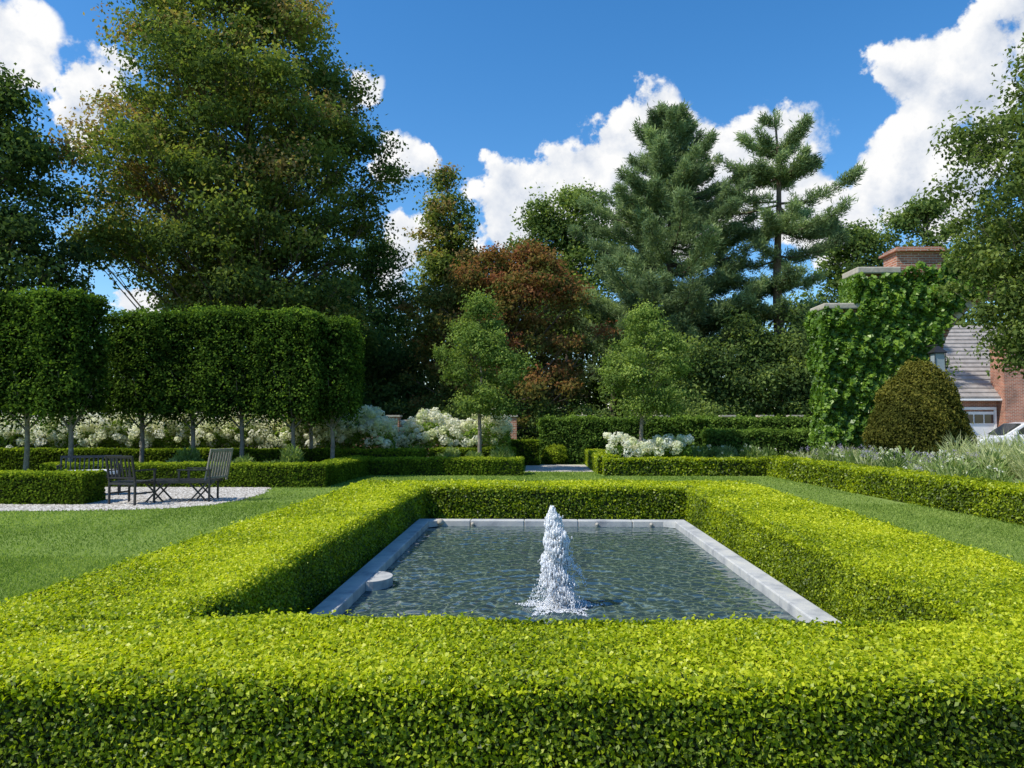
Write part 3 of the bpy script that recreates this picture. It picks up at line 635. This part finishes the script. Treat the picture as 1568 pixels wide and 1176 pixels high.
def ivy():
    V=[];T=[]
    def clf(a,z): return .5*np.sin(a*4.1+z*1.3)+.5*np.sin(z*5.3-a*1.2)+.7*np.sin(a*9+z*3.1)*np.sin(z*8-a*4)+.5*np.sin(a*17+z*5)*np.sin(z*15)
    n=56000;x=R.uniform(8.85,18,n);z=R.uniform(0,6.9,n)
    r=np.hypot(x-ACX,np.maximum(z-ACZ,0));inside=(r<AR+.1+.2*np.sin(x*3+z*4)**2)&(x>ACX-AR-.1)&(x<ACX+AR+.1)
    top=np.where(x<10.1,5.0,np.where(x<11.3,6.05,np.where(x<12.75,6.35,6.65)))+.08*np.sin(x*7)+.08*np.sin(x*17)
    k=(~inside)&(z<top);x=x[k];z=z[k];n=len(x)
    cl=clf(x,z)
    y=24-.06-np.clip(.17+.09*cl,.03,1)*R.random(n)**.6*1.4
    V.append(leafset(np.stack([x,y,z],1),np.stack([np.full(n,-.25),np.full(n,-1.),np.full(n,.7)],1),.14*R.uniform(.6,1.3,n),.85,.6));T.append(np.clip(.44+.12*cl+R.normal(size=n)*.17,0,1))
    n=15000;z=R.uniform(0,5.1,n);y=R.uniform(23.7,25,n);cl=clf(y,z);x=9.1-np.clip(.15+.08*cl,.03,1)*R.random(n)**.6*1.2
    V.append(leafset(np.stack([x,y,z],1),np.array([[-1,-.3,.5]])+np.zeros((n,3)),.14*R.uniform(.6,1.3,n),.85,.8));T.append(np.clip(.34+.12*cl+R.normal(size=n)*.17,0,1))
    n=3500;z=R.uniform(5.2,6.1,n);y=R.uniform(23.8,25,n);x=10.12-R.random(n)**.6*.2
    V.append(leafset(np.stack([x,y,z],1),np.array([[-1,-.3,.5]])+np.zeros((n,3)),.14*R.uniform(.6,1.3,n),.85,.7));T.append(np.clip(.42+R.normal(size=n)*.17,0,1))
    n=8000;x=R.uniform(12.9,18,n);y=R.uniform(23.7,25,n)
    z=6.4+R.random(n)**1.5*.5*(.5+.5*np.sin(x*3.3))
    V.append(leafset(np.stack([x,y,z],1),np.array([[0,0,1.]])+np.zeros((n,3)),.14,.85,.7));T.append(np.clip(.5+R.normal(size=n)*.13,0,1))
    leafobj('climbing_leaves',np.concatenate(V),np.concatenate(T),M_ivy,empty('ivy_plant'))
ivy()
la=empty('wall_lantern');la.location=(12.0,23.1,3.0)
boxes('frame',[(-.16,-.14,-.16,-.14,.05,.6),(.14,.16,-.16,-.14,.05,.6),(-.16,-.14,.14,.16,.05,.6),(.14,.16,.14,.16,.05,.6),(-.17,.17,-.17,.17,0,.05),(-.18,.18,-.18,.18,.6,.63),(-.015,.015,-.015,.9,.86,.89)],M_iron,la,.003)
M_lg=noisemat('lantern_glass',(.25,.3,.33),(.35,.4,.42),2,rough=.1,bump=0)
boxes('glass',[(-.135,.135,-.135,.135,.052,.598)],M_lg,la,0)
bpy.ops.mesh.primitive_cone_add(vertices=4,radius1=.28,radius2=.05,depth=.2,location=(0,0,.73),rotation=(0,0,math.pi/4));o=bpy.context.object;o.name='roof';o.data.materials.append(M_iron);o.parent=la

# ------------------------------------------------------------ brick house beyond
ho=empty('brick_house');HX0,HX1,HY0,HY1=21.6,36,41,50
boxes('walls',[(HX0,HX1,HY0,HY1,0,2.75)],M_brick,ho,0)
prism('roof',[(HY0-.35,2.7),(HY0-.35,2.85),((HY0+HY1)/2,7.2),(HY1+.35,2.85),(HY1+.35,2.7)],'x',HX0+.3,HX1-.3,M_slate,ho)
rows=[]
for i in range(18):
    f=i/18;y=HY0-.38+f*4.85;z=2.87+f*4.35;rows.append((HX0+.3,HX1-.3,y,y+.3,z-.02,z+.03))
boxes('slate_courses',rows,M_slate,ho,0)
st=[]
for i in range(9):
    y=i*.55;st.append((HX0-.02,HX0+.32,HY0-.1+y,HY1+.1-y,2.75+i*.56,3.45+i*.56))
boxes('stepped_gable',st,M_brick,ho,0)
boxes('gable_caps',[(HX0-.06,HX0+.36,b[2]-.04,b[2]+.52,b[5],b[5]+.07) for b in st],M_cap,ho,.01)
boxes('brick_bay',[(24.3,25.6,HY0-.7,HY0+.5,0,5.6)],M_brick,ho,0)
boxes('bay_cap',[(24.2,25.7,HY0-.8,HY0+.5,5.6,5.75)],M_cap,ho,.01)
boxes('garage_door',[(21.95,24.1,HY0-.06,HY0+.02,0,2.1)]+[(26,28.5,HY0-.06,HY0+.02,0,2.1)],M_white,ho,.005)
boxes('door_frame',[(21.83,21.95,HY0-.1,HY0+.02,0,2.2),(24.1,24.22,HY0-.1,HY0+.02,0,2.2),(21.83,24.22,HY0-.1,HY0+.02,2.2,2.34)],M_white,ho,.005)
boxes('door_windows',[(22.05+i*.52,22.5+i*.52,HY0-.08,HY0-.05,1.5,1.95) for i in range(4)],M_glass,ho,0)
boxes('gutter',[(HX0+.3,HX1-.3,HY0-.48,HY0-.36,2.66,2.76)],M_white,ho,.02)

car=empty('parked_car');car.location=(18.6,33.5,0.0);car.rotation_euler=(0,0,math.radians(-6))
def wheelarch(cx,r,z): return [(cx-r*math.cos(t),z+r*math.sin(t)) for t in np.linspace(0,math.pi,9)]
low=[(0,.35)]+[(0.0,.62),(.08,.82),(.5,.95),(1.15,1.02),(4.3,1.02),(4.62,.95),(4.7,.6),(4.68,.35)]+[(p[0],p[1]) for p in reversed(wheelarch(3.75,.38,.35))]+[(p[0],p[1]) for p in reversed(wheelarch(.9,.38,.35))]
b=prism('body',low,'y',-.9,.9,M_carp,car);m=b.modifiers.new('b','BEVEL');m.width=.05;m.segments=3;m.limit_method='ANGLE'
b=prism('cabin',[(1.1,1.0),(1.85,1.5),(2.2,1.56),(3.7,1.56),(4.1,1.5),(4.45,1.0)],'y',-.78,.78,M_carp,car);m=b.modifiers.new('b','BEVEL');m.width=.06;m.segments=3;m.limit_method='ANGLE'
for sy in(-1,1):
    y0,y1=(-.80,-.77) if sy<0 else (.77,.80)
    prism('side_window',[(1.4,1.06),(1.95,1.44),(2.6,1.48),(2.6,1.06)],'y',y0,y1,M_glass,car)
    prism('side_window',[(2.7,1.06),(2.7,1.48),(3.6,1.48),(4.15,1.06)],'y',y0,y1,M_glass,car)
    boxes('mirror',[(1.35,1.5,sy*1.0-.1,sy*1.0+.1,1.03,1.18)],M_carp,car,.03)
prism('windshield',[(1.12,1.04),(1.80,1.49),(1.76,1.51),(1.07,1.05)],'y',-.68,.68,M_glass,car)
for x in(.9,3.75):
    for y in(-.82,.82):
        bpy.ops.mesh.primitive_cylinder_add(vertices=28,radius=.34,depth=.22,location=(x,y,.34),rotation=(math.pi/2,0,0));o=bpy.context.object;o.name='tyre';o.data.materials.append(M_rub);o.parent=car
        bpy.ops.mesh.primitive_cylinder_add(vertices=20,radius=.2,depth=.24,location=(x,y,.34),rotation=(math.pi/2,0,0));o=bpy.context.object;o.name='wheel_rim';o.data.materials.append(M_chrome);o.parent=car
boxes('grille_and_lights',[(-.03,.05,-.5,.5,.5,.7)],M_rub,car,.01)
boxes('headlights',[(-.02,.12,-.82,-.56,.62,.76),(-.02,.12,.56,.82,.62,.76)],M_chrome,car,.02)

# ------------------------------------------------------------ world: sky + clouds
SUN=np.array([-.58,-.24,.78]);SUN/=np.linalg.norm(SUN)
elev=math.asin(SUN[2])
w=bpy.data.worlds.new('World');scene.world=w;w.use_nodes=True;nt=w.node_tree;N=nt.nodes;L=nt.links;N.clear()
try:
    w.cycles.sampling_method='MANUAL';w.cycles.sample_map_resolution=256
except Exception: pass
def dirv(u,v):
    d=np.array([(u-816)/1178,1,(645-v)/1178]);r=np.linalg.norm(d);return d/r,r
blobs=[(-10,50,72),(-80,20,90),(125,125,58),(88,170,44),(168,80,22),
 (550,118,36),(603,238,42),(625,345,56),(605,395,50),(652,250,24),(215,470,30),
 (775,345,62),(810,295,60),(855,262,58),(905,250,58),(955,212,55),(1003,190,55),(980,270,80),(1065,205,52),(1110,215,62),(1155,205,56),(1200,205,62),(1130,290,90),(1030,300,90),(1230,262,70),(1215,310,70),(900,320,70),
 (1290,320,88),(1350,290,88),(1385,235,84),(1430,175,78),(1395,110,60),(1445,110,58),(1500,95,66),(1560,60,74),(1500,165,70),(1420,300,85),(1570,0,66),(1640,60,110),(1490,250,70)]
g=bpy.data.node_groups.new('cloud_noise','ShaderNodeTree')
g.interface.new_socket('Vector',in_out='INPUT',socket_type='NodeSocketVector');g.interface.new_socket('Value',in_out='OUTPUT',socket_type='NodeSocketFloat');g.interface.new_socket('Color',in_out='OUTPUT',socket_type='NodeSocketColor')
gn=g.nodes;gl=g.links;gi=gn.new('NodeGroupInput');go=gn.new('NodeGroupOutput')
n1=gn.new('ShaderNodeTexNoise');n1.inputs['Scale'].default_value=13;n1.inputs['Detail'].default_value=7;n1.inputs['Roughness'].default_value=.6;gl.new(gi.outputs[0],n1.inputs['Vector'])
dd=gn.new('ShaderNodeMix');dd.data_type='RGBA';dd.inputs[0].default_value=.05;gl.new(gi.outputs[0],dd.inputs[6]);gl.new(n1.outputs['Color'],dd.inputs[7])
vo=gn.new('ShaderNodeTexVoronoi');vo.feature='SMOOTH_F1';vo.inputs['Scale'].default_value=22;vo.inputs['Smoothness'].default_value=.5;gl.new(dd.outputs[2],vo.inputs['Vector'])
a1=gn.new('ShaderNodeMath');a1.operation='MULTIPLY';a1.inputs[1].default_value=2.6;gl.new(n1.outputs[0],a1.inputs[0])
a2=gn.new('ShaderNodeMath');a2.operation='MULTIPLY_ADD';a2.inputs[1].default_value=-.8;gl.new(vo.outputs['Distance'],a2.inputs[0]);gl.new(a1.outputs[0],a2.inputs[2])
gl.new(a2.outputs[0],go.inputs[0]);gl.new(n1.outputs['Color'],go.inputs[1])
tc=N.new('ShaderNodeTexCoord')
G1=N.new('ShaderNodeGroup');G1.node_tree=g;L.new(tc.outputs['Generated'],G1.inputs[0])
ds=N.new('ShaderNodeVectorMath');ds.operation='MULTIPLY_ADD';ds.inputs[1].default_value=(.10,.10,.10);L.new(G1.outputs[1],ds.inputs[0])
sb=N.new('ShaderNodeVectorMath');sb.operation='SUBTRACT';sb.inputs[1].default_value=(.05,.05,.05);L.new(tc.outputs['Generated'],sb.inputs[0]);L.new(sb.outputs[0],ds.inputs[2])
def field(src):
    prev=None
    for(u,v,r)in blobs:
        d,rr=dirv(u,v);rad=r/1178/rr
        vm=N.new('ShaderNodeVectorMath');vm.operation='DISTANCE';vm.inputs[1].default_value=tuple(d);L.new(src,vm.inputs[0])
        ma=N.new('ShaderNodeMath');ma.operation='MULTIPLY_ADD';ma.inputs[1].default_value=-1/rad;ma.inputs[2].default_value=1;L.new(vm.outputs['Value'],ma.inputs[0])
        if prev is None:prev=ma
        else:
            sm=N.new('ShaderNodeMath');sm.operation='SMOOTH_MAX';sm.inputs[2].default_value=.25;L.new(prev.outputs[0],sm.inputs[0]);L.new(ma.outputs[0],sm.inputs[1]);prev=sm
    cl=N.new('ShaderNodeClamp');cl.inputs[1].default_value=-2;cl.inputs[2].default_value=.8;L.new(prev.outputs[0],cl.inputs[0]);return cl.outputs[0]
F1=field(ds.outputs[0])
dn=N.new('ShaderNodeMath');dn.operation='ADD';L.new(F1,dn.inputs[0]);L.new(G1.outputs[0],dn.inputs[1])
off=N.new('ShaderNodeVectorMath');off.operation='ADD';off.inputs[1].default_value=(-.014,0,.02);L.new(tc.outputs['Generated'],off.inputs[0])
G2=N.new('ShaderNodeGroup');G2.node_tree=g;L.new(off.outputs[0],G2.inputs[0])
mask=N.new('ShaderNodeMapRange');mask.interpolation_type='SMOOTHSTEP';mask.inputs[1].default_value=.86;mask.inputs[2].default_value=1.20;L.new(dn.outputs[0],mask.inputs[0])
df=N.new('ShaderNodeMath');df.operation='SUBTRACT';L.new(G1.outputs[0],df.inputs[0]);L.new(G2.outputs[0],df.inputs[1])
co_=N.new('ShaderNodeMath');co_.operation='MULTIPLY_ADD';co_.inputs[1].default_value=-.28;L.new(F1,co_.inputs[0]);L.new(df.outputs[0],co_.inputs[2])
sh=N.new('ShaderNodeMapRange');sh.inputs[1].default_value=-.8;sh.inputs[2].default_value=.15;L.new(co_.outputs[0],sh.inputs[0])
cr=ramp(N,[(0,(.50,.58,.72)),(.5,(.78,.82,.89)),(1,(1,1,1))]);L.new(sh.outputs[0],cr.inputs[0])
sky=N.new('ShaderNodeTexSky');sky.sky_type='NISHITA';sky.sun_disc=False;sky.sun_elevation=elev;sky.sun_rotation=math.radians(248);sky.altitude=100;sky.air_density=1.0;sky.dust_density=.4;sky.ozone_density=3
b1=N.new('ShaderNodeBackground');b1.inputs[1].default_value=.15
hs=N.new('ShaderNodeHueSaturation');hs.inputs['Saturation'].default_value=1.32;hs.inputs['Value'].default_value=1.25;L.new(sky.outputs[0],hs.inputs['Color']);L.new(hs.outputs[0],b1.inputs[0])
b2=N.new('ShaderNodeBackground');b2.inputs[1].default_value=1.0;L.new(cr.outputs[0],b2.inputs[0])
ms=N.new('ShaderNodeMixShader');L.new(mask.outputs[0],ms.inputs[0]);L.new(b1.outputs[0],ms.inputs[1]);L.new(b2.outputs[0],ms.inputs[2])
wo=N.new('ShaderNodeOutputWorld');L.new(ms.outputs[0],wo.inputs[0])

sl=bpy.data.lights.new('sun','SUN');sl.energy=5.0;sl.angle=math.radians(.5);sl.color=(1,.95,.85)
so=link(bpy.data.objects.new('sun',sl));so.rotation_euler=Vector(SUN).to_track_quat('Z','Y').to_euler()

cam=bpy.data.cameras.new('camera');cam.sensor_width=36;cam.lens=27.05;cam.clip_end=2000
co=link(bpy.data.objects.new('camera',cam));co.location=(0,0,1.6);co.rotation_euler=(math.radians(92.77),0,math.radians(1.56))
scene.camera=co
scene.view_settings.view_transform='Standard';scene.view_settings.look='None';scene.view_settings.exposure=0
